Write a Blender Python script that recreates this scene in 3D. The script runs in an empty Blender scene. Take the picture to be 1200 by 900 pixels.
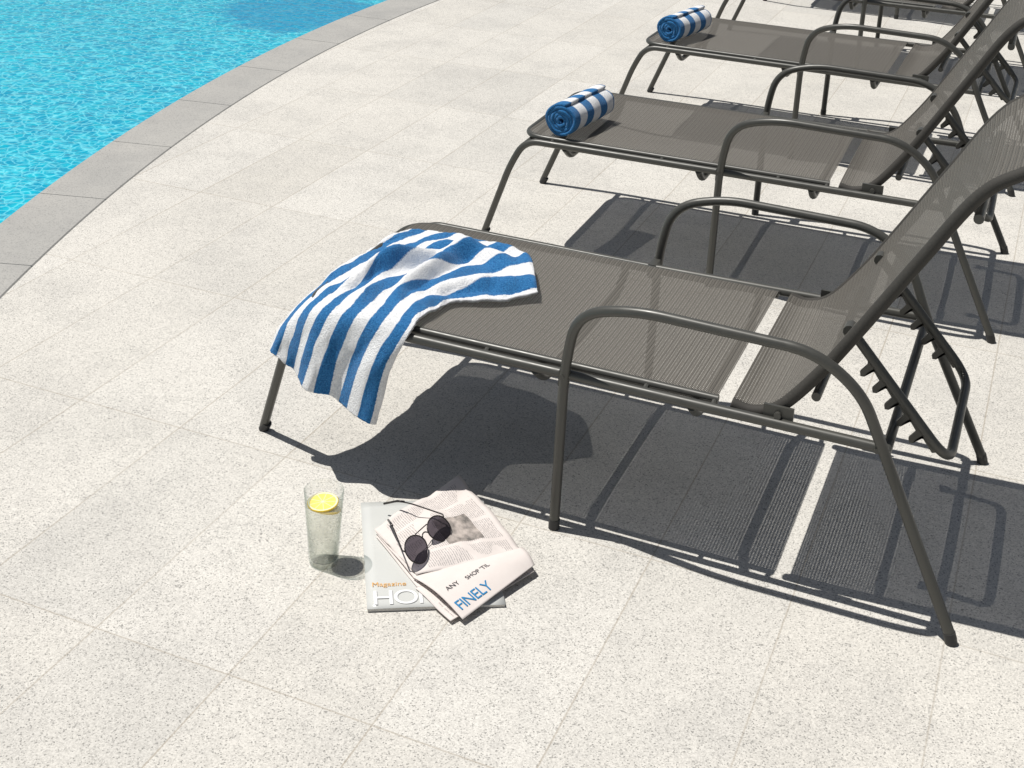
import bpy, math, random
import numpy as np
from mathutils import Vector, Matrix, noise
random.seed(4)
sc=bpy.context.scene
sc.view_settings.view_transform='Standard'; sc.view_settings.look='None'; sc.view_settings.exposure=0

# ---------------------------------------------------------------- helpers
class NT:
    def __init__(s,mat):
        s.m=mat; mat.use_nodes=True; s.t=mat.node_tree; s.n=s.t.nodes; s.n.clear()
        s.out=s.n.new("ShaderNodeOutputMaterial")
    def node(s,typ,**kw):
        nd=s.n.new(typ)
        for k,v in kw.items(): setattr(nd,k,v)
        return nd
    def link(s,a,b): s.t.links.new(a,b)
    def val(s,sock,v):
        if isinstance(v,bpy.types.NodeSocket): s.link(v,sock)
        elif v is not None:
            if isinstance(v,tuple) and len(v)==3 and sock.type=='RGBA': v=v+(1,)
            sock.default_value=v
    def math(s,op,a,b=None,c=None,clamp=False):
        nd=s.node("ShaderNodeMath",operation=op); nd.use_clamp=clamp
        s.val(nd.inputs[0],a); 
        if b is not None: s.val(nd.inputs[1],b)
        if c is not None: s.val(nd.inputs[2],c)
        return nd.outputs[0]
    def mix(s,f,a,b,blend='MIX'):
        nd=s.node("ShaderNodeMix",data_type='RGBA',blend_type=blend)
        s.val(nd.inputs[0],f); s.val(nd.inputs[6],a); s.val(nd.inputs[7],b)
        return nd.outputs[2]
    def noise(s,vec,scale,detail=2,rough=.5,dist=0):
        nd=s.node("ShaderNodeTexNoise"); s.val(nd.inputs['Vector'],vec)
        nd.inputs['Scale'].default_value=scale; nd.inputs['Detail'].default_value=detail
        nd.inputs['Roughness'].default_value=rough; nd.inputs['Distortion'].default_value=dist
        return nd.outputs['Fac']
    def ramp(s,f,lo,hi,a=0.,b=1.):
        nd=s.node("ShaderNodeMapRange"); nd.clamp=True
        s.val(nd.inputs[0],f)
        nd.inputs[1].default_value=lo; nd.inputs[2].default_value=hi; nd.inputs[3].default_value=a; nd.inputs[4].default_value=b
        return nd.outputs[0]
    def voro(s,vec,scale,feature='F1',out='Distance',rnd=1.):
        nd=s.node("ShaderNodeTexVoronoi",feature=feature); s.val(nd.inputs['Vector'],vec)
        nd.inputs['Scale'].default_value=scale; nd.inputs['Randomness'].default_value=rnd
        return nd.outputs[out]
    def bsdf(s,color,rough=.5,spec=.5,metal=0.,bump=None,bstr=.3,bdist=.002):
        b=s.node("ShaderNodeBsdfPrincipled")
        s.val(b.inputs['Base Color'],color); s.val(b.inputs['Roughness'],rough); s.val(b.inputs['Metallic'],metal)
        b.inputs['Specular IOR Level'].default_value=spec
        if bump is not None:
            bp=s.node("ShaderNodeBump"); bp.inputs['Strength'].default_value=bstr; bp.inputs['Distance'].default_value=bdist
            s.link(bump,bp.inputs['Height']); s.link(bp.outputs[0],b.inputs['Normal'])
        return b
    def done(s,sh): s.link(sh,s.out.inputs[0]); return s.m
def newmat(name): return NT(bpy.data.materials.new(name))

def mk(name,verts,faces,mat=None,parent=None,smooth=False,uvs=None,loc=None):
    me=bpy.data.meshes.new(name); me.from_pydata([tuple(v) for v in verts],[],faces); me.update()
    if uvs is not None:
        uv=me.uv_layers.new(name="UVMap")
        for l in me.loops: uv.data[l.index].uv=uvs[l.vertex_index]
    if mat:
        for m in (mat if isinstance(mat,list) else [mat]): me.materials.append(m)
    if smooth:
        for p in me.polygons: p.use_smooth=True
    ob=bpy.data.objects.new(name,me); sc.collection.objects.link(ob)
    if parent: ob.parent=parent
    if loc: ob.location=loc
    return ob
def empty(name,loc=(0,0,0),rotz=0):
    e=bpy.data.objects.new(name,None); e.location=loc; e.rotation_euler=(0,0,rotz); e.empty_display_size=.1
    sc.collection.objects.link(e); return e

def rounded(pts,rad,n=7,closed=False):
    P=[Vector(p) for p in pts]; N=len(P); out=[]
    for i,p in enumerate(P):
        r=rad[i] if isinstance(rad,(list,tuple)) else rad
        if (not closed and i in (0,N-1)) or r<=0: out.append(p); continue
        a=P[(i-1)%N]; b=P[(i+1)%N]
        da=(a-p); db=(b-p); L=min(r,da.length*.49,db.length*.49)
        a2=p+da.normalized()*L; b2=p+db.normalized()*L
        for k in range(n+1):
            t=k/n; out.append(a2*(1-t)**2+p*2*t*(1-t)+b2*t*t)
    return out
def tube_geo(pts,r,seg=12,closed=False,cap=True,sy=1.0):
    P=[Vector(p) for p in pts]
    Q=[P[0]]
    for p in P[1:]:
        if (p-Q[-1]).length>1e-5: Q.append(p)
    P=Q; N=len(P); V=[];F=[]
    T=[]
    for i in range(N):
        a=P[i-1] if (i>0 or closed) else P[i]; b=P[(i+1)%N] if (i<N-1 or closed) else P[i]
        T.append((b-a).normalized())
    up=Vector((0,0,1)) if abs(T[0].z)<.9 else Vector((0,1,0))
    nrm=(up-T[0]*up.dot(T[0])).normalized()
    for i in range(N):
        nrm=(nrm-T[i]*nrm.dot(T[i])).normalized(); bn=T[i].cross(nrm)
        for k in range(seg):
            a=2*math.pi*k/seg; V.append(P[i]+nrm*math.cos(a)*r+bn*math.sin(a)*r*sy)
    M=N if closed else N-1
    for i in range(M):
        for k in range(seg):
            a=i*seg+k;b=i*seg+(k+1)%seg;c=((i+1)%N)*seg+(k+1)%seg;d=((i+1)%N)*seg+k
            F.append((a,b,c,d))
    if not closed and cap:
        F.append(tuple(range(seg-1,-1,-1))); F.append(tuple((N-1)*seg+k for k in range(seg)))
    return V,F
class Geo:
    def __init__(s): s.V=[];s.F=[]
    def add(s,VF):
        o=len(s.V); s.V+=VF[0]; s.F+=[tuple(i+o for i in f) for f in VF[1]]
    def tube(s,pts,r,**k): s.add(tube_geo(pts,r,**k))
    def box(s,c,sz,M=None):
        c=Vector(c); V=[]
        for x in(-1,1):
            for y in(-1,1):
                for z in(-1,1):
                    v=Vector((x*sz[0]/2,y*sz[1]/2,z*sz[2]/2)); V.append((M@v if M else v)+c)
        s.add((V,[(0,1,3,2),(4,6,7,5),(0,4,5,1),(2,3,7,6),(0,2,6,4),(1,5,7,3)]))
def autosmooth(ob,ang=40):
    for p in ob.data.polygons: p.use_smooth=True
    try: ob.data.set_sharp_from_angle(angle=math.radians(ang))
    except Exception: pass
def catmull(cs,t):
    n=len(cs)-1; x=t*n; i=min(int(x),n-1); f=x-i
    p0=cs[max(i-1,0)];p1=cs[i];p2=cs[i+1];p3=cs[min(i+2,n)]
    return .5*((2*p1)+(p2-p0)*f+(2*p0-5*p1+4*p2-p3)*f*f+(3*p1-p0-3*p2+p3)*f**3)

# ---------------------------------------------------------------- materials
TX0,TX,TY0,TY=-.4042,.2492,-.05,.585
def stone_mat():
    t=newmat("granite_paving"); co=t.node("ShaderNodeTexCoord").outputs['Object']
    sp=t.node("ShaderNodeSeparateXYZ"); t.link(co,sp.inputs[0]); X,Y=sp.outputs[0],sp.outputs[1]
    xx=t.math('DIVIDE',t.math('SUBTRACT',X,TX0),TX); yy=t.math('DIVIDE',t.math('SUBTRACT',Y,TY0),TY)
    fx=t.math('FRACT',xx); fy=t.math('FRACT',yy)
    ex=t.math('MULTIPLY',t.math('MINIMUM',fx,t.math('SUBTRACT',1.,fx)),TX)
    ey=t.math('MULTIPLY',t.math('MINIMUM',fy,t.math('SUBTRACT',1.,fy)),TY)
    e=t.math('MINIMUM',ex,ey)
    cb=t.node("ShaderNodeCombineXYZ"); t.link(t.math('FLOOR',xx),cb.inputs[0]); t.link(t.math('FLOOR',yy),cb.inputs[1])
    wn=t.node("ShaderNodeTexWhiteNoise"); wn.noise_dimensions='2D'; t.link(cb.outputs[0],wn.inputs[0])
    rnd=wn.outputs['Value']; s0=t.node("ShaderNodeSeparateColor"); t.link(wn.outputs['Color'],s0.inputs[0])
    base=t.mix(rnd,(.530,.508,.462),(.585,.565,.522))
    base=t.mix(t.ramp(s0.outputs[1],.68,1.0,0,.5),base,(.470,.458,.428))
    big=t.noise(co,1.15,3,.62)
    base=t.mix(t.ramp(big,.40,.62,0,.45),base,(.620,.595,.545))
    med=t.noise(co,3.0,5,.78)
    base=t.mix(t.ramp(med,.34,.54,.42,0),base,(.415,.402,.375))
    cells=t.voro(co,470,out='Color')
    sc3=t.node("ShaderNodeSeparateColor"); t.link(cells,sc3.inputs[0])
    dens=t.ramp(med,.35,.7,.13,.05)
    dark=t.math('LESS_THAN',sc3.outputs[0],t.math('ADD',.07,dens))
    tone=t.ramp(sc3.outputs[1],0,1,.84,1.14)
    tc=t.node("ShaderNodeCombineXYZ"); [t.link(tone,tc.inputs[i]) for i in range(3)]
    c1=t.mix(1.,base,tc.outputs[0],'MULTIPLY')
    c2=t.mix(t.math('MULTIPLY',dark,t.ramp(sc3.outputs[2],0,1,.20,.80)),c1,(.175,.170,.160))
    joint=t.ramp(t.math('ADD',e,t.math('MULTIPLY',sc3.outputs[2],.0009)),.0008,.0026,1,0)
    jc=(.32,.28,.225)
    c3=t.mix(t.math('MULTIPLY',joint,t.ramp(big,.35,.65,.85,.45)),c2,jc)
    b=t.bsdf(c3,.78,.25)
    return t.done(b.outputs[0])
def coping_mat():
    t=newmat("granite_coping"); co=t.node("ShaderNodeTexCoord").outputs['Object']
    cells=t.voro(co,380,out='Color'); s=t.node("ShaderNodeSeparateColor"); t.link(cells,s.inputs[0])
    n=t.noise(co,5,4,.65)
    base=t.mix(t.ramp(n,.3,.7),(.30,.295,.28),(.375,.365,.34))
    base=t.mix(t.ramp(s.outputs[1],0,1,0,.22),base,(.50,.49,.46))
    base=t.mix(t.math('MULTIPLY',t.math('LESS_THAN',s.outputs[0],.12),.5),base,(.17,.17,.165))
    return t.done(t.bsdf(base,.75,.25).outputs[0])
def plain(name,col,rough=.5,spec=.5,metal=0.,nscale=60,var=.15,bstr=.0):
    t=newmat(name); co=t.node("ShaderNodeTexCoord").outputs['Object']
    n=t.noise(co,nscale,2,.6)
    c=t.mix(n,tuple(x*(1-var) for x in col),tuple(min(1,x*(1+var)) for x in col))
    b=t.bsdf(c,t.ramp(n,.3,.7,rough*.85,rough*1.15),spec,metal)
    return t.done(b.outputs[0])
def water_mat():
    t=newmat("pool_water"); co=t.node("ShaderNodeTexCoord").outputs['Object']
    d=t.node("ShaderNodeTexNoise"); t.link(co,d.inputs['Vector']); d.inputs['Scale'].default_value=10; d.inputs['Detail'].default_value=3
    off=t.node("ShaderNodeVectorMath",operation='MULTIPLY_ADD'); t.link(d.outputs['Color'],off.inputs[0]); off.inputs[1].default_value=(.09,.09,.0); t.link(co,off.inputs[2])
    v=t.voro(off.outputs[0],22,'F1')
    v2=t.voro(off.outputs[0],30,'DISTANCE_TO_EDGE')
    n=t.noise(off.outputs[0],34,3,.6)
    bl=t.noise(co,.8,2,.6)
    base=t.mix(t.ramp(bl,.35,.65),(.0,.365,.50),(.0,.44,.57))
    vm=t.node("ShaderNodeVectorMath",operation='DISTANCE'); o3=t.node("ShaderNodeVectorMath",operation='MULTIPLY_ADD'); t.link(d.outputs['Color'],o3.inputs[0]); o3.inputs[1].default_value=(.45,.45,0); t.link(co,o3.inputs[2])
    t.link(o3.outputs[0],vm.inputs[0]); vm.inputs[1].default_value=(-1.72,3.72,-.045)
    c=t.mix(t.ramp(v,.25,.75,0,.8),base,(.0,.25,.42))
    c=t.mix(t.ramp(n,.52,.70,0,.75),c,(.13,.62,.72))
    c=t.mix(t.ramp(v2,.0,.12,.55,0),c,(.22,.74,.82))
    c=t.mix(t.ramp(vm.outputs['Value'],.34,.44,.65,0),c,(.0,.20,.40))  # dark reflected patch on the water, painted into its colour
    h1=t.noise(co,17,3,.6,.5)
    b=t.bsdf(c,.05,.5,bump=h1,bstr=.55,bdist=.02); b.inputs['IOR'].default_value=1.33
    return t.done(b.outputs[0])
def sling_mat(name):
    t=newmat(name); tc=t.node("ShaderNodeTexCoord"); sp=t.node("ShaderNodeSeparateXYZ"); t.link(tc.outputs['UV'],sp.inputs[0])
    u,v=sp.outputs[0],sp.outputs[1]
    su=t.math('SINE',t.math('MULTIPLY',u,2*math.pi/.0056)); sv=t.math('SINE',t.math('MULTIPLY',v,2*math.pi/.0044))
    th=t.math('MULTIPLY',su,sv)
    rib=t.math('SINE',t.math('MULTIPLY',u,2*math.pi/.0112))
    col=t.mix(t.ramp(th,-.6,.6),(.024,.022,.019),(.225,.208,.180))
    col=t.mix(t.ramp(rib,-.2,1,0,.32),col,(.036,.033,.029))
    b=t.bsdf(col,.65,.3)
    tl=t.node("ShaderNodeBsdfTranslucent"); tl.inputs[0].default_value=(.15,.14,.12,1)
    ms=t.node("ShaderNodeMixShader"); ms.inputs[0].default_value=.08; t.link(b.outputs[0],ms.inputs[1]); t.link(tl.outputs[0],ms.inputs[2])
    tr=t.node("ShaderNodeBsdfTransparent"); m2=t.node("ShaderNodeMixShader")
    hole=t.math('MULTIPLY',t.math('LESS_THAN',su,-.58),t.math('LESS_THAN',sv,-.58))
    t.link(t.math('MULTIPLY',hole,.75),m2.inputs[0]); t.link(ms.outputs[0],m2.inputs[1]); t.link(tr.outputs[0],m2.inputs[2])
    return t.done(m2.outputs[0])
def towel_mat(name,freq,phase=0.):
    t=newmat(name); tc=t.node("ShaderNodeTexCoord"); sp=t.node("ShaderNodeSeparateXYZ"); t.link(tc.outputs['UV'],sp.inputs[0])
    s=sp.outputs[0]
    n=t.noise(tc.outputs['Object'],330,3,.7)
    w=t.math('MULTIPLY',t.math('SUBTRACT',n,.5),.07)
    f=t.math('FRACT',t.math('ADD',t.math('ADD',t.math('MULTIPLY',s,freq),phase),w))
    blue=t.ramp(t.math('ABSOLUTE',t.math('SUBTRACT',f,.5)),.235,.265,1,0)
    bl=t.mix(t.ramp(n,.3,.7),(.008,.085,.25),(.045,.23,.50)); wh=t.mix(t.ramp(n,.3,.7),(.66,.67,.69),(.94,.94,.93))
    c=t.mix(blue,wh,bl)
    b=t.bsdf(c,.95,.1,bump=n,bstr=.9,bdist=.004)
    b.inputs['Sheen Weight'].default_value=.15
    return t.done(b.outputs[0])

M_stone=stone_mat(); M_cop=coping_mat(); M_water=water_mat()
M_metal=plain("powder_coated_metal",(.070,.069,.061),.40,.5,.2,40,.10)
M_black=plain("black_plastic",(.03,.03,.03),.5,.4)
M_seat=sling_mat("woven_sling")
M_hem=plain("sling_hem",(.048,.045,.040),.75,.25,0,300,.4)

# ---------------------------------------------------------------- ground, coping, pool
CX,CY=8.565,3.5
R0,R1,R2,R3=10.0,10.2,19.0,19.2
A0,A1=math.radians(138),math.radians(222)
def polar(r,a,z=0): return (CX+r*math.cos(a),CY+r*math.sin(a),z)
def sector(ra,rb,a0,a1,n,z,V,F):
    o=len(V)
    for i in range(n+1):
        a=a0+(a1-a0)*i/n; V.append(polar(ra,a,z)); V.append(polar(rb,a,z))
    for i in range(n): F.append((o+2*i,o+2*i+1,o+2*i+3,o+2*i+2))
V=[];F=[]
sector(0.001,R0,A0,A1,160,0,V,F)
sector(0.001,R0,A1,A0+2*math.pi,160,0,V,F)
sector(R0,R3,A1,A0+2*math.pi,160,0,V,F)
sector(R3,900,A0,A1,80,0,V,F); sector(R3,900,A1,A0+2*math.pi,160,0,V,F)
ground=mk("paved_ground",V,F,M_stone)
g=Geo(); da=.05
def slab(ra,rb,a0,a1,z0,z1,n=4):
    V=[];F=[]
    bev=.004
    for i in range(n+1):
        t=a0+(a1-a0)*i/n
        for (r,z) in ((ra,z0),(ra,z1-bev),(ra+bev,z1),(rb-bev*1.5,z1),(rb,z1-bev*1.5),(rb,z0)): V.append(Vector(polar(r,t,z)))
    for i in range(n):
        for j in range(5): F.append((i*6+j,i*6+j+1,i*6+6+j+1,i*6+6+j))
    F.append(tuple(range(5,-1,-1))); F.append(tuple(n*6+j for j in range(6)))
    return V,F
ang=math.pi+math.asin((CY-.935)/R0)
m=int((ang-A0)/da); ang=ang-m*da
while ang<A1:
    g.add(slab(R0+.0015,R1+.012,ang+.00014,ang+da-.00014,-.035,.0015)); ang+=da
for i in range(int((A1-A0)/.03)): g.add(slab(R2,R3-.003,A0+i*.03+.0001,A0+i*.03+.0299,-.035,.0015))
coping=mk("pool_coping",g.V,g.F,M_cop)
V=[];F=[]
def wall(r,z0,z1,n=200):
    o=len(V)
    for i in range(n+1):
        a=A0+(A1-A0)*i/n; V.append(polar(r,a,z0)); V.append(polar(r,a,z1))
    for i in range(n): F.append((o+2*i,o+2*i+1,o+2*i+3,o+2*i+2))
wall(R1,-1.3,-.034); wall(R2,-1.3,-.034)
sector(R0-.01,R1,A0,A1,160,-.006,V,F)
sector(R1,R2,A0,A1,120,-1.3,V,F)
for a in (A0,A1):
    o=len(V); V+= [polar(R1,a,-1.3),polar(R2,a,-1.3),polar(R2,a,.0),polar(R1,a,0)]; F.append((o,o+1,o+2,o+3))
t=newmat("pool_mosaic"); co=t.node("ShaderNodeTexCoord").outputs['Object']
bk=t.node("ShaderNodeTexBrick"); t.link(co,bk.inputs[0]); bk.inputs['Scale'].default_value=18; bk.inputs['Color1'].default_value=(.08,.45,.62,1); bk.inputs['Color2'].default_value=(.15,.55,.70,1); bk.inputs['Mortar'].default_value=(.5,.6,.62,1)
M_mos=t.done(t.bsdf(bk.outputs[0],.3,.5).outputs[0])
shell=mk("pool_basin",V,F,M_mos)
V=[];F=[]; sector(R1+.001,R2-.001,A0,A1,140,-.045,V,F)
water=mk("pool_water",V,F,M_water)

# ---------------------------------------------------------------- sun lounger
YN,YF=-.033,.500
RT=.0092
def build_lounger_meshes():
    g=Geo()
    for (yr,ya,yt,yf,yff,dz) in ((YN,-.038,-.078,-.052,.022,.012),(YF,.540,.560,.572,.497,0)):
        path=rounded([(0,yff,0.008),(.088,yr,.235),(.128,yr,.311),(.62,yr,.311),(1.203,(yr+ya)/2,.311)],[0,.05,.055,.0,0],8)
        g.tube(path,RT)
        arm=rounded([(.654,ya,.008),(.656,ya,.33),(.676+dz*.3,(ya+yt)/2,.437+dz*.6),(.778+dz*.5,yt,.468+dz),(1.086,yt,.462+dz),(1.163,(yt*.7+ya*.3),.404+dz*.8),(1.203,ya,.31),(1.35,yf,.008)],[0,.10,.07,.11,.075,.045,.05,0],9)
        g.tube(arm,RT*1.03)
        g.box((.655,(yr+ya)/2,.305),(.016,abs(yr-ya)+.012,.03))
        sg=1 if yr==YN else -1
        g.box((1.03,yr+sg*.006,.322),(.05,.006,.035))
        g.tube([(1.03,yr-sg*.004,.325),(1.03,yr+sg*.02,.325)],.006,seg=10)
        for bx in (.655,1.195): g.tube([(bx,ya-sg*.012,.311),(bx,ya-sg*.002,.311)],.005,seg=8)
    for xc,dz in ((.24,.035),(.60,.04),(.885,.04)):
        g.tube(rounded([(xc,YN,.305),(xc,YN+.05,.305-dz),(xc,YF-.05,.305-dz),(xc,YF,.305)],.05,6),.0085)
    g.tube([(1.207,-.036,.300),(1.207,.540,.300)],.0085)
    g.tube([(.128,YN,.300),(.128,YF,.300)],.008)
    xa,xb=.112,.925; y0,y1=YN+.022,YF-.024
    g.tube(rounded([(xb,y0,.318),(xa,y0,.318),(xa,y1,.318),(xb,y1,.318)],[0,.07,.07,0],10),.0078)
    for yy in (y0,y1):
        for xx in (.2,.5,.8,.92): g.tube([(xx,yy,.318),(xx,YN if yy==y0 else YF,.311)],.005,seg=8)
    prof=[(.948,.317),(.985,.312),(1.03,.333),(1.085,.405),(1.135,.488),(1.219,.636),(1.288,.752),(1.35,.802),(1.455,.862)]
    cs=[Vector((p[0],0,p[1])) for p in prof]
    def bp(s): return catmull(cs,s)
    for yy in (y0+.004,y1-.004):
        g.tube([bp(i/60)+Vector((0,yy,0)) for i in range(2,61)],.008)
    g.tube([bp(1)+Vector((0,y0+.004,0)),bp(1)+Vector((0,y1-.004,0))],.009)
    for s in (.33,.72): 
        q=bp(s)+Vector((.02,0,-.014)); g.tube([q+Vector((0,y0,0)),q+Vector((0,y1,0))],.008)
    S=Vector((1.118,0,.462)); E=Vector((1.302,0,.258)); dr=(E-S).normalized(); nn=Vector((dr.z,0,-dr.x))
    if nn.z>0: nn=-nn
    ys,ye=.062,.405
    g.tube(rounded([S+Vector((0,ys,0)),E+Vector((0,ys,0)),E+Vector((0,ye,0)),S+Vector((0,ye,0))],[0,.05,.05,0],8),.0085)
    L=(E-S).length
    for yy in (ys,ye):
        pts=[(0.05,0)]; x=.065
        while x<L-.04:
            pts+= [(x,.012),(x+.004,.030),(x+.011,.034),(x+.015,.029),(x+.012,.022),(x+.011,.014),(x+.017,.010)]
            x+=.034
        pts+=[(L-.03,.012),(L-.025,0)]
        n=len(pts); V=[];F=[]
        for yo in (-.0035,.0035):
            for a,b in pts:
                q=S+dr*a+nn*b; V.append(Vector((q.x,yy+yo,q.z)))
            for a,b in pts:
                q=S+dr*a; V.append(Vector((q.x,yy+yo,q.z)))
        for i in range(n-1):
            F.append((i,i+1,n+i+1,n+i)); F.append((2*n+i,3*n+i,3*n+i+1,2*n+i+1)); F.append((i,2*n+i,2*n+i+1,i+1))
        g.add((V,F))
        g.tube([S+Vector((0,yy-.012,0)),S+Vector((0,yy+.012,0))],.011,seg=10)
    frame=(g.V,g.F)
    c=Geo()
    for x,y,dx,dy in ((0,.022,.02,-.012),(0,.497,.02,.0),(.654,-.038,0,0),(.654,.540,0,0),(1.35,-.052,-.012,0),(1.35,.572,-.012,0)):
        c.tube([(x-dx*.05,y,0.0005),(x+dx*.45,y+dy*.2,.020)],.0104,seg=12)
    feet=(c.V,c.F)
    V=[];F=[];UV=[]; nx,ny=90,26
    R=.07
    for i in range(nx+1):
        u=i/nx; x=xa-.006+(xb-xa+.006)*u**1.15
        q=min(1,(x-(xa-.006))/R); cut=R-math.sqrt(max(0,R*R-(R-q*R)**2)); cut*= .95
        for j in range(ny+1):
            v=j/ny; y=(y0-.004+cut)+(y1-y0+.008-2*cut)*v
            edge=min(v,1-v)*2
            sag=-.010*(1-(1-edge)**3)*math.sin(math.pi*min(1,max(0,(x-xa)/(xb-xa))*.9+.08))
            z=.3275+sag
            if edge<.03: z-=.003
            if i<3: z-=(3-i)*.0035
            V.append((x,y,z)); UV.append((x,y))
    for i in range(nx):
        for j in range(ny):
            a=i*(ny+1)+j; F.append((a,a+ny+1,a+ny+2,a+1))
    seat=(V,F,UV)
    V=[];F=[];UV=[]; n=80; s=0;pp=None
    for i in range(n+1):
        p=bp(i/n); q=bp(min(1,i/n+.01)); q0=bp(max(0,i/n-.01)); tn=(q-q0).normalized(); nr=Vector((-tn.z,0,tn.x))
        if pp is not None: s+=(p-pp).length
        pp=p.copy()
        for j in range(ny+1):
            v=j/ny; y=(y0-.006)+(y1-y0+.012)*v; edge=min(v,1-v)*2
            off=.0105-.012*(1-(1-edge)**3)*math.sin(math.pi*i/n)
            if edge<.03: off-=.004
            w=p+nr*off; V.append((w.x,y,w.z)); UV.append((s,y))
    for i in range(n):
        for j in range(ny):
            a=i*(ny+1)+j; F.append((a,a+ny+1,a+ny+2,a+1))
    back=(V,F,UV)
    h=Geo()
    for yy in (y0-.0015,y1+.0015):
        h.tube([bp(i/60)+Vector((0,yy,0.0)) for i in range(0,61)],.0108,seg=10)
    return frame,feet,seat,back,(h.V,h.F)
frame,feet,seat,back,hem=build_lounger_meshes()
def lounger(name,loc,rot=0,src=None):
    e=empty(name,loc,rot)
    if src is None:
        a=mk("frame",frame[0],frame[1],M_metal,e); autosmooth(a)
        b=mk("feet",feet[0],feet[1],M_black,e); autosmooth(b)
        s=mk("seat_sling",seat[0],seat[1],M_seat,e,True,seat[2])
        k=mk("backrest_sling",back[0],back[1],M_seat,e,True,back[2])
        h=mk("sling_hem",hem[0],hem[1],M_hem,e,True)
        return e,[a,b,s,k,h]
    for o in src:
        c=bpy.data.objects.new(o.name.split('.')[0],o.data); sc.collection.objects.link(c); c.parent=e
    return e,src
P2,P3=1.205,2.38
L1,src=lounger("sun_lounger",(0,0,0))
lounger("sun_lounger",(-.028,P2,0),math.radians(.9),src)
lounger("sun_lounger",(-.05,P3,0),math.radians(-.4),src)
lounger("sun_lounger",(-.03,3.58,0),0,src)
lounger("sun_lounger",(-.03,4.80,0),0,src)

# ---------------------------------------------------------------- draped towel
ctrl=[
[(.056,-.030,.220),(.106,-.060,.202),(.166,-.072,.182),(.236,-.078,.163),(.306,-.076,.142)],
[(.068,-.016,.262),(.121,-.058,.262),(.183,-.063,.262),(.259,-.065,.262),(.327,-.064,.255)],
[(.083,.020,.295),(.137,-.042,.316),(.202,-.046,.325),(.283,-.046,.325),(.352,-.046,.318)],
[(.093,.075,.312),(.148,.010,.333),(.213,-.005,.338),(.290,-.012,.338),(.358,-.015,.338)],
[(.098,.140,.318),(.156,.095,.335),(.222,.075,.337),(.290,.055,.336),(.354,.045,.334)],
[(.100,.220,.318),(.162,.185,.335),(.230,.160,.340),(.300,.130,.338),(.374,.105,.332)],
[(.102,.300,.318),(.172,.280,.334),(.250,.250,.334),(.335,.205,.338),(.420,.140,.333)],
[(.108,.355,.324),(.192,.350,.334),(.285,.322,.336),(.385,.270,.335),(.472,.170,.333)],
[(.135,.405,.330),(.235,.412,.334),(.335,.390,.336),(.445,.325,.338),(.508,.210,.334)]]
G=[[Vector(p) for p in r] for r in ctrl]
NS,NTT=150,200
V=[];F=[];UV=[]
def bump1(x,w):
    k=max(0,1-abs(x/w)); return k*k*(3-2*k)
for i in range(NTT+1):
    t=i/NTT
    row=[catmull([G[r][c] for r in range(len(G))],t) for c in range(5)]
    for j in range(NS+1):
        s=j/NS
        s_=min(1,max(0,s+.040*math.sin(t*9+s*2)*bump1(t-.62,.36)*math.sin(math.pi*s)))
        p=catmull(row,s_)
        top=max(0,min(1,(t-.34)/.12)); hang=max(0,min(1,(.28-t)/.15))
        w=noise.noise(Vector((s*4.2+t*1.6,t*2.2,1.7)))
        w2=noise.noise(Vector((s*9-t*5,t*6,5.2)))
        w3=noise.noise(Vector((s*16+t*9,t*12-s*6,2.2)))
        z=top*(max(-.004,.015*w+.009*w2)+.004*w3
          +.036*bump1(s-.34-.62*(t-.55),.085)*bump1(t-.66,.30)
          +.034*bump1(s-.66+.55*(t-.62),.075)*bump1(t-.70,.30)
          +.022*bump1(t-.80-.15*s,.06)*bump1(s-.6,.4)
          +.020*bump1(s-.86-.25*(t-.8),.07)*bump1(t-.82,.25)
          +.016*bump1(t-.985,.06)*bump1(s-.75,.35)+.003)
        yv=-hang*(.013*math.sin(s*15+.6)*(1-t*2)+.006*w2+.003*w3)
        xv=hang*.004*w3
        p=p+Vector((top*.016*noise.noise(Vector((s*3,t*5,9)))+xv,yv+top*.016*noise.noise(Vector((s*5,t*3,19))),z+.0012*noise.noise(Vector((s*60,t*80,3)))+hang*.006*noise.noise(Vector((s*5,1,4)))))
        V.append(p); UV.append((s,t))
for i in range(NTT):
    for j in range(NS):
        a=i*(NS+1)+j; F.append((a,a+1,a+NS+2,a+NS+1))
tw=mk("striped_towel",V,F,towel_mat("striped_terry",6.0,.02),None,True,UV)
md=tw.modifiers.new("s","SOLIDIFY"); md.thickness=.006; md.offset=0

# ---------------------------------------------------------------- rolled towels
M_roll=towel_mat("rolled_terry",3.0,.32)
def roll(name,loc,rotz,R=.050,L=.235):
    e=empty(name,loc,rotz)
    turns=4.6; n=260; r0=.006; th=(R-r0)/turns*.96; ny=40
    V=[];F=[];UV=[]
    for i in range(n+1):
        a=i/n*turns*2*math.pi; r=r0+(R-r0-th*.5)*(i/n)
        r*=1+.02*noise.noise(Vector((a*.5,0,1)))
        for j in range(ny+1):
            y=-L/2+L*j/ny + .005*noise.noise(Vector((a*.7,0,3))) 
            rr=r+.0022*noise.noise(Vector((a*1.3,y*22,7)))
            V.append((math.cos(-a-1.2)*rr,y,math.sin(-a-1.2)*rr*.94)); UV.append((j/ny,a))
    for i in range(n):
        for j in range(ny):
            b=i*(ny+1)+j; F.append((b,b+1,b+ny+2,b+ny+1))
    o=mk("towel_roll_fabric",V,F,M_roll,e,True,UV)
    md=o.modifiers.new("s","SOLIDIFY"); md.thickness=th*.9; md.offset=0
    return e
roll("rolled_towel",(.205,P2+.108,.3735),math.radians(-8))
roll("rolled_towel",(.17,P3+.11,.3735),math.radians(-12))

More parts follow.
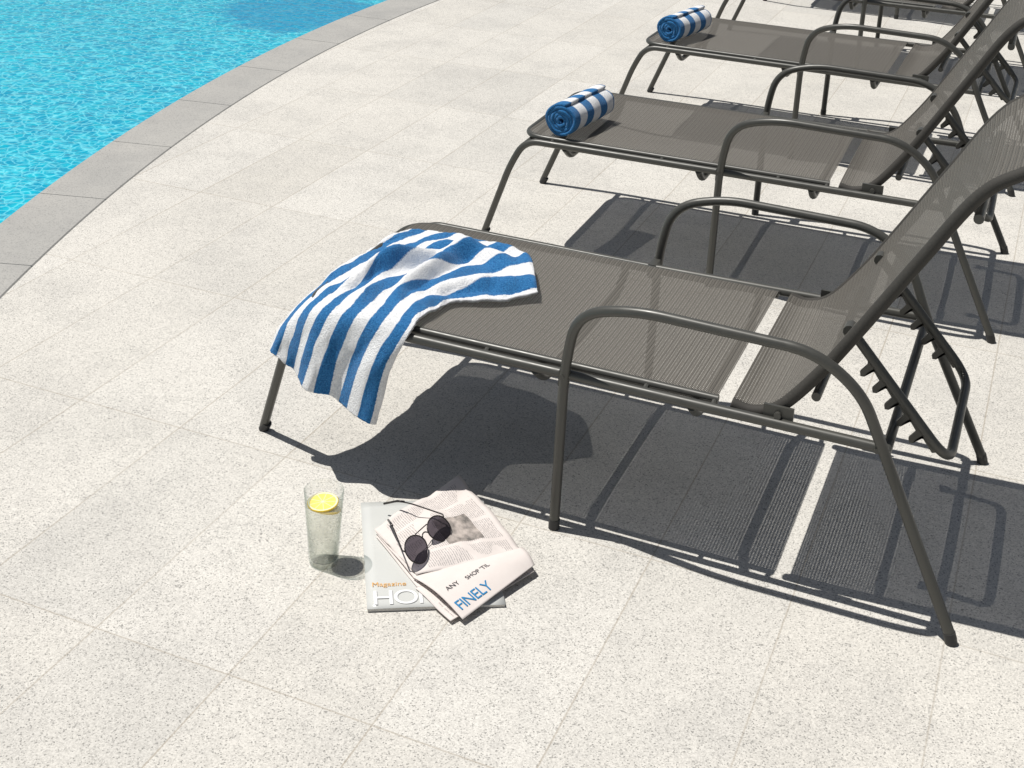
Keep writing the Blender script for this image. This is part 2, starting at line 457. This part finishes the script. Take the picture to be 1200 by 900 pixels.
# ---------------------------------------------------------------- glass of lemon water
gl=empty("glass_of_lemon_water",(.332,-.318,0))
def lathe(prof,n=48):
    V=[];F=[]
    for r,z in prof:
        for k in range(n):
            a=2*math.pi*k/n; V.append((r*math.cos(a),r*math.sin(a),z))
    for i in range(len(prof)-1):
        for k in range(n): F.append((i*n+k,i*n+(k+1)%n,(i+1)*n+(k+1)%n,(i+1)*n+k))
    return V,F
t=newmat("clear_glass")
lw=t.node("ShaderNodeLayerWeight"); lw.inputs[0].default_value=.5
face=t.math('POWER',lw.outputs['Facing'],4.0)
tr=t.node("ShaderNodeBsdfTransparent"); t.link(t.mix(face,(.99,.993,.99),(.62,.68,.66)),tr.inputs[0])
gs=t.node("ShaderNodeBsdfGlossy"); gs.inputs['Roughness'].default_value=.04
ms=t.node("ShaderNodeMixShader"); t.link(t.math('ADD',t.math('MULTIPLY',face,.30),.025),ms.inputs[0]); t.link(tr.outputs[0],ms.inputs[1]); t.link(gs.outputs[0],ms.inputs[2])
M_glass=t.done(ms.outputs[0])
H=.145
V,F=lathe([(0.0005,.0012),(.0235,.001),(.0252,.004),(.0345,H-.001),(.0340,H),(.0333,H-.001),(.0242,.012),(.0005,.011)])
mk("tumbler",V,F,M_glass,gl,True)
t=newmat("lemonade")
tr=t.node("ShaderNodeBsdfTransparent"); tr.inputs[0].default_value=(.985,.985,.955,1)
df=t.bsdf((.96,.96,.88),.15,.5); tl=t.node("ShaderNodeBsdfTranslucent"); tl.inputs[0].default_value=(1.0,1.0,.93,1)
m1=t.node("ShaderNodeMixShader"); m1.inputs[0].default_value=.55; t.link(df.outputs[0],m1.inputs[1]); t.link(tl.outputs[0],m1.inputs[2])
m2=t.node("ShaderNodeMixShader"); co=t.node("ShaderNodeTexCoord").outputs['Object']
t.link(t.ramp(t.noise(co,45,3),.3,.7,.10,.40),m2.inputs[0]); t.link(tr.outputs[0],m2.inputs[1]); t.link(m1.outputs[0],m2.inputs[2])
M_liq=t.done(m2.outputs[0])
V,F=lathe([(0.0005,.0125),(.0236,.013),(.0318,.116),(.0005,.1155)]); mk("lemonade",V,F,M_liq,gl,True)
t=newmat("lemon_flesh"); co=t.node("ShaderNodeTexCoord").outputs['Object']; sp=t.node("ShaderNodeSeparateXYZ"); t.link(co,sp.inputs[0])
rr=t.math('SQRT',t.math('ADD',t.math('POWER',sp.outputs[0],2.),t.math('POWER',sp.outputs[1],2.)))
an=t.math('ARCTAN2',sp.outputs[1],sp.outputs[0]); seg=t.math('ABSOLUTE',t.math('SINE',t.math('MULTIPLY',an,4.5)))
c=t.mix(t.ramp(t.math('MULTIPLY',seg,rr),.001,.003),(.88,.84,.60),(.86,.68,.16))
c=t.mix(t.ramp(rr,.0225,.0235),c,(.88,.85,.62)); c=t.mix(t.ramp(rr,.0252,.0258),c,(.82,.56,.03))
M_lem=t.done(t.bsdf(c,.3,.5).outputs[0])
for zz,tx,ty,ox in ((.1165,.06,-.07,-.002),(.106,-.25,.12,.002)):
    V,F=lathe([(.0003,0),(.0262,0),(.0270,.001),(.0270,.003),(.0262,.004),(.0003,.004)]); o=mk("lemon_slice",V,F,M_lem,gl,False); o.location=(ox,0,zz); o.rotation_euler=(tx,ty,.4)

# ---------------------------------------------------------------- magazine + newspaper + sunglasses
def text(name,body,size,mat,parent,mx,spacing=1.0,bold=False):
    c=bpy.data.curves.new(name,"FONT"); c.body=body; c.size=size; c.space_character=spacing
    if bold: c.offset=size*.012
    o=bpy.data.objects.new(name,c); sc.collection.objects.link(o); bpy.context.view_layer.update()
    me=bpy.data.meshes.new_from_object(o.evaluated_get(bpy.context.evaluated_depsgraph_get()))
    bpy.data.objects.remove(o)
    me.materials.clear(); me.materials.append(mat)
    for v in me.vertices: v.co=mx@v.co
    o2=bpy.data.objects.new(name,me); sc.collection.objects.link(o2); o2.parent=parent
    return o2
mag=empty("magazine",(.464,-.407,0),math.atan2(.115,.199))
M_cover=plain("magazine_cover",(.56,.565,.54),.25,.5,0,8,.1)
M_pages=plain("paper_pages",(.62,.60,.56),.8,.2,0,700,.3)
g=Geo(); g.box((.115,.157,.0035),(.228,.312,.005)); mk("pages",g.V,g.F,M_pages,mag)
V=[];F=[];UV=[]
for i in range(13):
    for j in range(17):
        x=.23*i/12; y=.315*j/16; z=.0068+.0008*math.sin(x*20)
        V.append((x,y,z)); UV.append((i/12,j/16))
for i in range(12):
    for j in range(16):
        a=i*17+j; F.append((a,a+17,a+18,a+1))
o=mk("cover",V,F,M_cover,mag,True,UV); o.modifiers.new("s","SOLIDIFY").thickness=.0006
M_or=plain("orange_ink",(.66,.36,.10),.5,.3); M_wh=plain("silver_ink",(.78,.78,.77),.4,.4); M_bk=plain("black_ink",(.05,.05,.055),.6,.3); M_bl=plain("blue_ink",(.02,.20,.42),.6,.3); M_gry=plain("grey_ink",(.38,.38,.38),.6,.3)
text("masthead_shadow","HON",.054,M_gry,mag,Matrix.Translation((.0092,.0086,.0083)),.86,False)
text("masthead","HON",.054,M_wh,mag,Matrix.Translation((.008,.009,.0087)),.86,False)
text("subtitle","Magazine",.016,M_or,mag,Matrix.Translation((.010,.058,.0087)))

def paper_mat(name,ncol,nl,photo=None,dens=.5):
    t=newmat(name); tc=t.node("ShaderNodeTexCoord"); sp=t.node("ShaderNodeSeparateXYZ"); t.link(tc.outputs['UV'],sp.inputs[0]); u,v=sp.outputs[0],sp.outputs[1]
    fc=t.math('FRACT',t.math('MULTIPLY',u,float(ncol))); fl=t.math('FRACT',t.math('MULTIPLY',v,float(nl)))
    col=t.math('MULTIPLY',t.math('GREATER_THAN',fc,.07),t.math('LESS_THAN',fc,.93))
    mp=t.node("ShaderNodeMapping"); t.link(tc.outputs['UV'],mp.inputs[0]); mp.inputs['Scale'].default_value=(ncol*22,nl*1.0,1)
    wd=t.math('GREATER_THAN',t.noise(mp.outputs[0],1.0,1),.42)
    mp2=t.node("ShaderNodeMapping"); t.link(tc.outputs['UV'],mp2.inputs[0]); mp2.inputs['Scale'].default_value=(ncol*.6,4.5,1)
    blk=t.math('GREATER_THAN',t.noise(mp2.outputs[0],1.0,0),.40)
    ink=t.math('MULTIPLY',t.math('MULTIPLY',col,t.math('LESS_THAN',fl,.5)),t.math('MULTIPLY',wd,blk))
    mg=t.math('MULTIPLY',t.math('MULTIPLY',t.math('GREATER_THAN',u,.05),t.math('LESS_THAN',u,.95)),t.math('MULTIPLY',t.math('GREATER_THAN',v,.05),t.math('LESS_THAN',v,.94)))
    ink=t.math('MULTIPLY',ink,mg)
    n=t.noise(tc.outputs['Object'],30,3,.6)
    paper=t.mix(n,(.61,.55,.515),(.71,.655,.62))
    c=t.mix(t.math('MULTIPLY',ink,dens),paper,(.16,.155,.155))
    if photo:
        a,b,cc,d=photo
        m=t.math('MULTIPLY',t.math('MULTIPLY',t.math('GREATER_THAN',u,a),t.math('LESS_THAN',u,b)),t.math('MULTIPLY',t.math('GREATER_THAN',v,cc),t.math('LESS_THAN',v,d)))
        ph=t.mix(t.ramp(t.noise(tc.outputs['UV'],9,4,.6),.35,.65),(.14,.13,.12),(.48,.42,.38))
        c=t.mix(m,c,ph)
    return t.done(t.bsdf(c,.85,.15).outputs[0])
npE=empty("newspaper",(.50,-.20,.0085))
O=Vector((.50,-.20,.0085))
def patch(name,q,zf,mat,nx=32,ny=28,th=.0006):
    q=[Vector(p) for p in q]; V=[];F=[];UV=[]
    for i in range(nx+1):
        u=i/nx
        for j in range(ny+1):
            v=j/ny; p=(q[0]*(1-u)+q[1]*u)*(1-v)+(q[3]*(1-u)+q[2]*u)*v
            p=Vector((p.x,p.y,p.z+zf(u,v)))-O; V.append(p); UV.append((u,v))
    for i in range(nx):
        for j in range(ny):
            a=i*(ny+1)+j; F.append((a,a+ny+1,a+ny+2,a+1))
    o=mk(name,V,F,mat,npE,True,UV); o.modifiers.new("s","SOLIDIFY").thickness=th; return o
M_np1=paper_mat("newsprint_a",4,52,(.40,.72,.42,.76),.5); M_np2=paper_mat("newsprint_b",3,40,None,.5)
M_np3=paper_mat("newsprint_flap",3,30,None,.0)
zb=.0095
def wz(a,k): return lambda u,v: a*(.5+noise.noise(Vector((u*2.1+k,v*2.3,k))))
patch("back_leaf",[(.384,-.222,zb),(.515,-.322,zb),(.672,-.188,zb),(.452,-.002,zb)],wz(.002,3),M_np2)
patch("middle_leaf",[(.380,-.216,zb+.004),(.508,-.312,zb+.004),(.668,-.184,zb+.004),(.455,.004,zb+.004)],wz(.003,5),M_np2)
patch("front_leaf",[(.376,-.213,zb+.008),(.502,-.300,zb+.008),(.660,-.172,zb+.010),(.442,.010,zb+.008)],lambda u,v:.012*math.sin(math.pi*u)*math.sin(math.pi*v)+.010*noise.noise(Vector((u*3,v*3,8)))+.003*noise.noise(Vector((u*9,v*7,2)))+.008*(1-u)*abs(math.sin(v*5)),M_np1)
patch("folded_flap_under",[(.512,-.325,zb),(.600,-.374,zb-.003),(.676,-.194,zb+.002),(.640,-.170,zb+.004)],wz(.002,6),M_np2)
FL=[Vector(q) for q in [(.498,-.307,zb+.007),(.618,-.366,zb+.002),(.674,-.188,zb+.012),(.640,-.163,zb+.022)]]
def flz(u,v): return .009*math.sin(math.pi*min(1,u))*(1-v*.4)
patch("folded_flap",FL,flz,M_np3)
def flap_z(w):
    u=v=.5
    for _ in range(12):
        p=(FL[0]*(1-u)+FL[1]*u)*(1-v)+(FL[3]*(1-u)+FL[2]*u)*v
        du=(FL[1]-FL[0])*(1-v)+(FL[2]-FL[3])*v; dv=(FL[3]*(1-u)+FL[2]*u)-(FL[0]*(1-u)+FL[1]*u)
        ex,ey=w.x-p.x,w.y-p.y; det=du.x*dv.y-du.y*dv.x
        u+=(ex*dv.y-ey*dv.x)/det; v+=(du.x*ey-du.y*ex)/det
    u=min(1,max(0,u)); v=min(1,max(0,v))
    p=(FL[0]*(1-u)+FL[1]*u)*(1-v)+(FL[3]*(1-u)+FL[2]*u)*v
    return p.z+flz(u,v)
def bend_text(o):
    for vtx in o.data.vertices:
        w=vtx.co+O; vtx.co=Vector((w.x,w.y,flap_z(w)+.0011))-O
def place(p,xdir):
    x=Vector(xdir).normalized(); zz=Vector((0,0,1)); y=zz.cross(x)
    M=Matrix((x,y,zz)).transposed().to_4x4(); M.translation=Vector(p)-O; return M
bend_text(text("headline_blue","FINELY",.028,M_bl,npE,place((.609,-.352,0),(.056,.160,0)),.9,False))
bend_text(text("headline","ANY",.014,M_bk,npE,place((.572,-.325,0),(.062,.15,0)),1,False))
bend_text(text("headline_second","SHOP 'TIL",.0125,M_bk,npE,place((.590,-.285,0),(.058,.15,0)),1,False))

sg=empty("sunglasses",(.490,-.233,.046))
M_rim=plain("dark_metal_rim",(.035,.03,.03),.3,.6,.6)
t=newmat("smoked_lens"); tr=t.node("ShaderNodeBsdfTransparent"); tr.inputs[0].default_value=(.22,.20,.24,1)
gs=t.bsdf((.03,.027,.033),.05,.6); ms=t.node("ShaderNodeMixShader"); ms.inputs[0].default_value=.5; t.link(tr.outputs[0],ms.inputs[1]); t.link(gs.outputs[0],ms.inputs[2]); M_lens=t.done(ms.outputs[0])
A=Vector((.12,.99,0)).normalized(); tl_=math.radians(42); Bv=(Vector((-math.cos(tl_),.12*math.cos(tl_),math.sin(tl_)))).normalized()
g=Geo(); gl2=Geo()
for sgn in (-1,1):
    c=A*(.036*sgn); ring=[]
    for k in range(40):
        a=2*math.pi*k/40; sn=math.sin(a); cs_=math.cos(a)
        x=cs_*(.0275 if sn>0 else .0275*(1-.10*sn*sn)); y=sn*(.0215 if sn>0 else .0265)
        x+=sgn*.004*max(0,-sn)
        ring.append(c+A*x+Bv*y)
    g.tube(ring,.0011,seg=8,closed=True)
    nrm=A.cross(Bv)
    V=[c+nrm*.002]+[c+(p-c)*.97 for p in ring]; gl2.add((V,[(0,1+k,1+(k+1)%40) for k in range(40)]))
    hinge=c+A*(.030*sgn)+Bv*.012
    back_=Vector((-1,.16,0)).normalized() if sgn>0 else Vector((-.62,.78,0)).normalized()
    g.tube(rounded([c+A*(.0255*sgn)+Bv*.008,hinge,hinge+back_*.07+Vector((0,0,-.004)),hinge+back_*.10+Vector((0,0,-.010)),hinge+back_*.128+Vector((0,-.004*sgn,-.024))],[0,.004,.02,.015,0],5),.0013,seg=8)
    g.tube([hinge+back_*.085+Vector((0,0,-.006)),hinge+back_*.10+Vector((0,0,-.010)),hinge+back_*.128+Vector((0,-.004*sgn,-.024))],.0021,seg=8)
g.tube(rounded([A*-.0095+Bv*.006,A*-.004+Bv*.011,A*.004+Bv*.011,A*.0095+Bv*.006],.004,4),.0012,seg=8)
g.tube([A*-.018+Bv*.0185,A*.018+Bv*.0185],.001,seg=8)
mk("rims_and_temples",g.V,g.F,M_rim,sg,True); mk("lenses",gl2.V,gl2.F,M_lens,sg,True)

# ---------------------------------------------------------------- light
S=Vector((-.38,-.06,1)).normalized()
sun=bpy.data.lights.new("sun","SUN"); sun.energy=4.85; sun.angle=math.radians(.45); sun.color=(1,.97,.925)
so=bpy.data.objects.new("sun",sun); sc.collection.objects.link(so); so.rotation_euler=S.to_track_quat('Z','Y').to_euler()
w=bpy.data.worlds.new("World"); sc.world=w; w.use_nodes=True; nt=w.node_tree
sky=nt.nodes.new("ShaderNodeTexSky"); sky.sky_type='NISHITA'; sky.sun_disc=False; sky.sun_elevation=math.asin(S.z); sky.sun_rotation=math.atan2(S.x,S.y)%(2*math.pi)
hs=nt.nodes.new("ShaderNodeHueSaturation"); hs.inputs['Saturation'].default_value=.6; nt.links.new(sky.outputs[0],hs.inputs['Color'])
bg=nt.nodes["Background"]; nt.links.new(hs.outputs[0],bg.inputs[0]); bg.inputs[1].default_value=.056

# ---------------------------------------------------------------- camera (measured from the photo)
p=[1.3626,-2.1497,1.4593,-0.4059,0.3024,0.0369,1638.46,-50.84,-304.9]
yaw,pit,rol=p[3:6]
fw=Vector((math.cos(pit)*math.sin(yaw),math.cos(pit)*math.cos(yaw),-math.sin(pit))); r=Vector((math.cos(yaw),-math.sin(yaw),0)); u=r.cross(fw)
r2=math.cos(rol)*r+math.sin(rol)*u; u2=-math.sin(rol)*r+math.cos(rol)*u
cam=bpy.data.cameras.new("camera"); cam.sensor_width=36; cam.lens=p[6]/1200*36; cam.shift_x=-p[7]/1200; cam.shift_y=p[8]/1200; cam.clip_end=3000; cam.clip_start=.05
co_=bpy.data.objects.new("camera",cam); M=Matrix((r2,u2,-fw)).transposed().to_4x4(); M.translation=Vector(p[:3]); co_.matrix_world=M
sc.collection.objects.link(co_); sc.camera=co_
